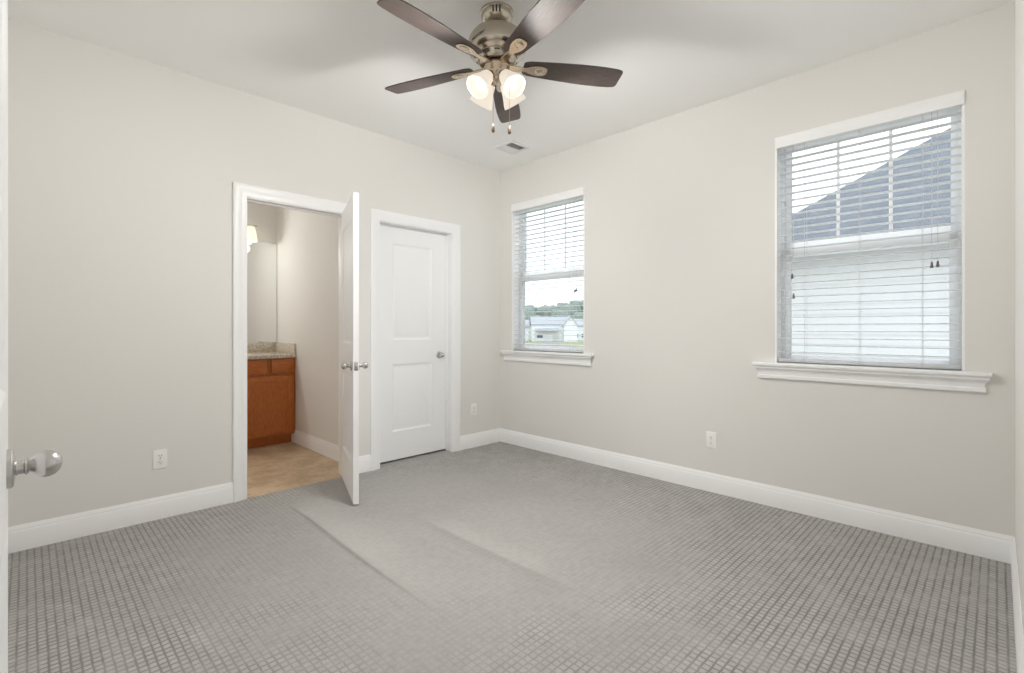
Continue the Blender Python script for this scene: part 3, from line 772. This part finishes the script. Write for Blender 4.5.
# street and houses far off (a row facing the window, seen square-on)
def far(lat, dep, z=GZ): return Vector((dep * R45 + lat * R45, dep * R45 - lat * R45, z))
bm = bmn()
mt = Matrix.Translation(far(0, 0, GZ)) @ Matrix.Rotation(-PI / 4, 4, 'Z')
box(bm, (-60, 88, 0), (13.5, 122, .05), 0, mt); box(bm, (9, 122, 0), (13, 146, .05), 0, mt)
struct(put(bm, 'street', 'street', smooth=False), 'pinkish grey street before the far houses', 'street')
def house(lat, dep, wd, dp, eave, ridgeh, label, garage=None, wins=(), gable=None, porch=None):
    r = thing('house', far(lat, dep), -PI / 4, label, 'house', 'houses far down the street')
    bm = bmn(); box(bm, (-wd / 2, 0, 0), (wd / 2, dp, eave))
    pr = lambda p, a0, a1, ax: prism(bm, p, a0, a1, ax)
    YX = Matrix(((0, 0, 1, 0), (1, 0, 0, 0), (0, 1, 0, 0), (0, 0, 0, 1)))
    prism(bm, [(0, eave), (dp, eave), (dp / 2, ridgeh - .1)], -wd / 2, wd / 2, YX)
    put(bm, 'walls', 'house_far', r, smooth=False)
    bm = bmn()
    for s in (0, 1):
        e, t = (-.5, dp / 2) if s == 0 else (dp + .5, dp / 2)
        k = (ridgeh - eave) / (dp / 2)
        prism(bm, [(e, eave - .5 * k), (t, ridgeh), (t, ridgeh + .3), (e, eave - .5 * k + .3)], -wd / 2 - .4, wd / 2 + .4, YX)
    put(bm, 'roof', 'roof_far', r, smooth=False)
    if gable:
        gx, gw, ge, gr = gable
        XZ = Matrix(((1, 0, 0, 0), (0, 0, 1, 0), (0, 1, 0, 0), (0, 0, 0, 1)))
        bm = bmn(); box(bm, (gx - gw / 2, -2, 0), (gx + gw / 2, 1, ge)); prism(bm, [(gx - gw / 2, ge), (gx + gw / 2, ge), (gx, gr)], -2, dp / 2, XZ)
        put(bm, 'front_gable', 'house_far', r, smooth=False)
        bm = bmn()
        for s in (-1, 1): prism(bm, [(gx, gr), (gx + s * (gw / 2 + .4), ge - .4), (gx + s * (gw / 2 + .4), ge - .15), (gx, gr + .25)], -2.3, dp / 2, XZ)
        put(bm, 'gable_roof', 'roof_far', r, smooth=False)
    if garage:
        a, b, hh = garage; bm = bmn(); box(bm, (a, -.12, 0), (b, .05, hh)); put(bm, 'garage_door', 'siding', r, smooth=False)
    if porch:
        a, b, z = porch; bm = bmn(); prism(bm, [(-2.6, z - .5), (0, z + .1), (0, z + .3), (-2.6, z - .25)], a, b, YX); put(bm, 'porch_roof', 'roof_far', r, smooth=False)
        for x in (a + .2, b - .2):
            bm = bmn(); box(bm, (x - .12, -2.5, 0), (x + .12, -2.25, z - .4)); put(bm, 'porch_post', 'siding', r, smooth=False)
    for a, b, z0, z1 in wins:
        bm = bmn(); box(bm, (a, -.08, z0), (b, .05, z1)); put(bm, 'window', 'win_far', r, smooth=False)
    return r
house(12.0, 150, 11.5, 9, 5.3, 7.4, 'far pale house with long grey roof and porch, seen through the smaller window', (.6, 2.6, 2.1), ((-4.3, -2.5, 1.1, 2.0), (.9, 2.2, .9, 1.6)), (5.9, 4.0, 5.0, 7.6), (-5.0, 2.4, 3.7))
house(2.5, 156, 5.6, 9, 4.6, 6.6, 'far pale house at the left edge of the smaller window', None, ((-1, 0, 1.2, 2.3),))
house(25.5, 162, 12, 9, 5.0, 7.0, 'far grey-roofed house at the right edge of the smaller window', None, ((-4.5, -3.4, 1, 2.2), (-2.2, -1.2, 1, 2.2)))
# wooded hill on the horizon
bm = bmn(); rnd = random.Random(4)
ND, NL = 12, 60
def hz(l, d):
    t = max(0, min(1, (d - 190) / 170)); t = t * t * (3 - 2 * t)
    return GZ - .2 + t * (9.5 + .13 * (l - 10) * (1 if l < 60 else 60 / l) + 1.5 * math.sin(l * .045) + 1.5 * math.sin(l * .13 + 1))
HG = [[bm.verts.new(far(-220 + 620 * i / NL, 185 + 260 * j / ND, hz(-220 + 620 * i / NL, 185 + 260 * j / ND))) for j in range(ND + 1)] for i in range(NL + 1)]
for i in range(NL):
    for j in range(ND): bm.faces.new((HG[i][j], HG[i + 1][j], HG[i + 1][j + 1], HG[i][j + 1]))
bmesh.ops.recalc_face_normals(bm, faces=bm.faces[:])
struct(put(bm, 'hill', 'hill', ang=80), 'green hillside on the horizon', 'hill')
bm = bmn()
for k in range(420):
    l = rnd.uniform(-150, 330); d = rnd.uniform(262, 380); s = rnd.uniform(3.2, 5.8)
    t = bmesh.new(); bmesh.ops.create_icosphere(t, subdivisions=2, radius=s)
    for v in t.verts: v.co *= 1 + rnd.uniform(-.16, .16); v.co.z *= 1.15
    join(bm, t, Matrix.Translation(far(l, d, hz(l, d) + s * .7)))
tag(put(bm, 'forest', 'forest', ang=60), 'hazy green woodland covering the hill beyond the far roofs', 'trees', kind='stuff')

# light portals: guide the sampling of skylight through the two window openings (they add no light)
for y0, y1 in (W1, W2):
    L = bpy.data.lights.new('window_portal', 'AREA'); L.shape = 'RECTANGLE'; L.size = y1 - y0; L.size_y = WZ1 - WZ0
    L.cycles.is_portal = True
    lo = bpy.data.objects.new('window_portal', L); C.objects.link(lo)
    lo.location = (XB + TB + .03, (y0 + y1) / 2, (WZ0 + WZ1) / 2)
    lo.rotation_euler = (PI / 2, 0, PI / 2)
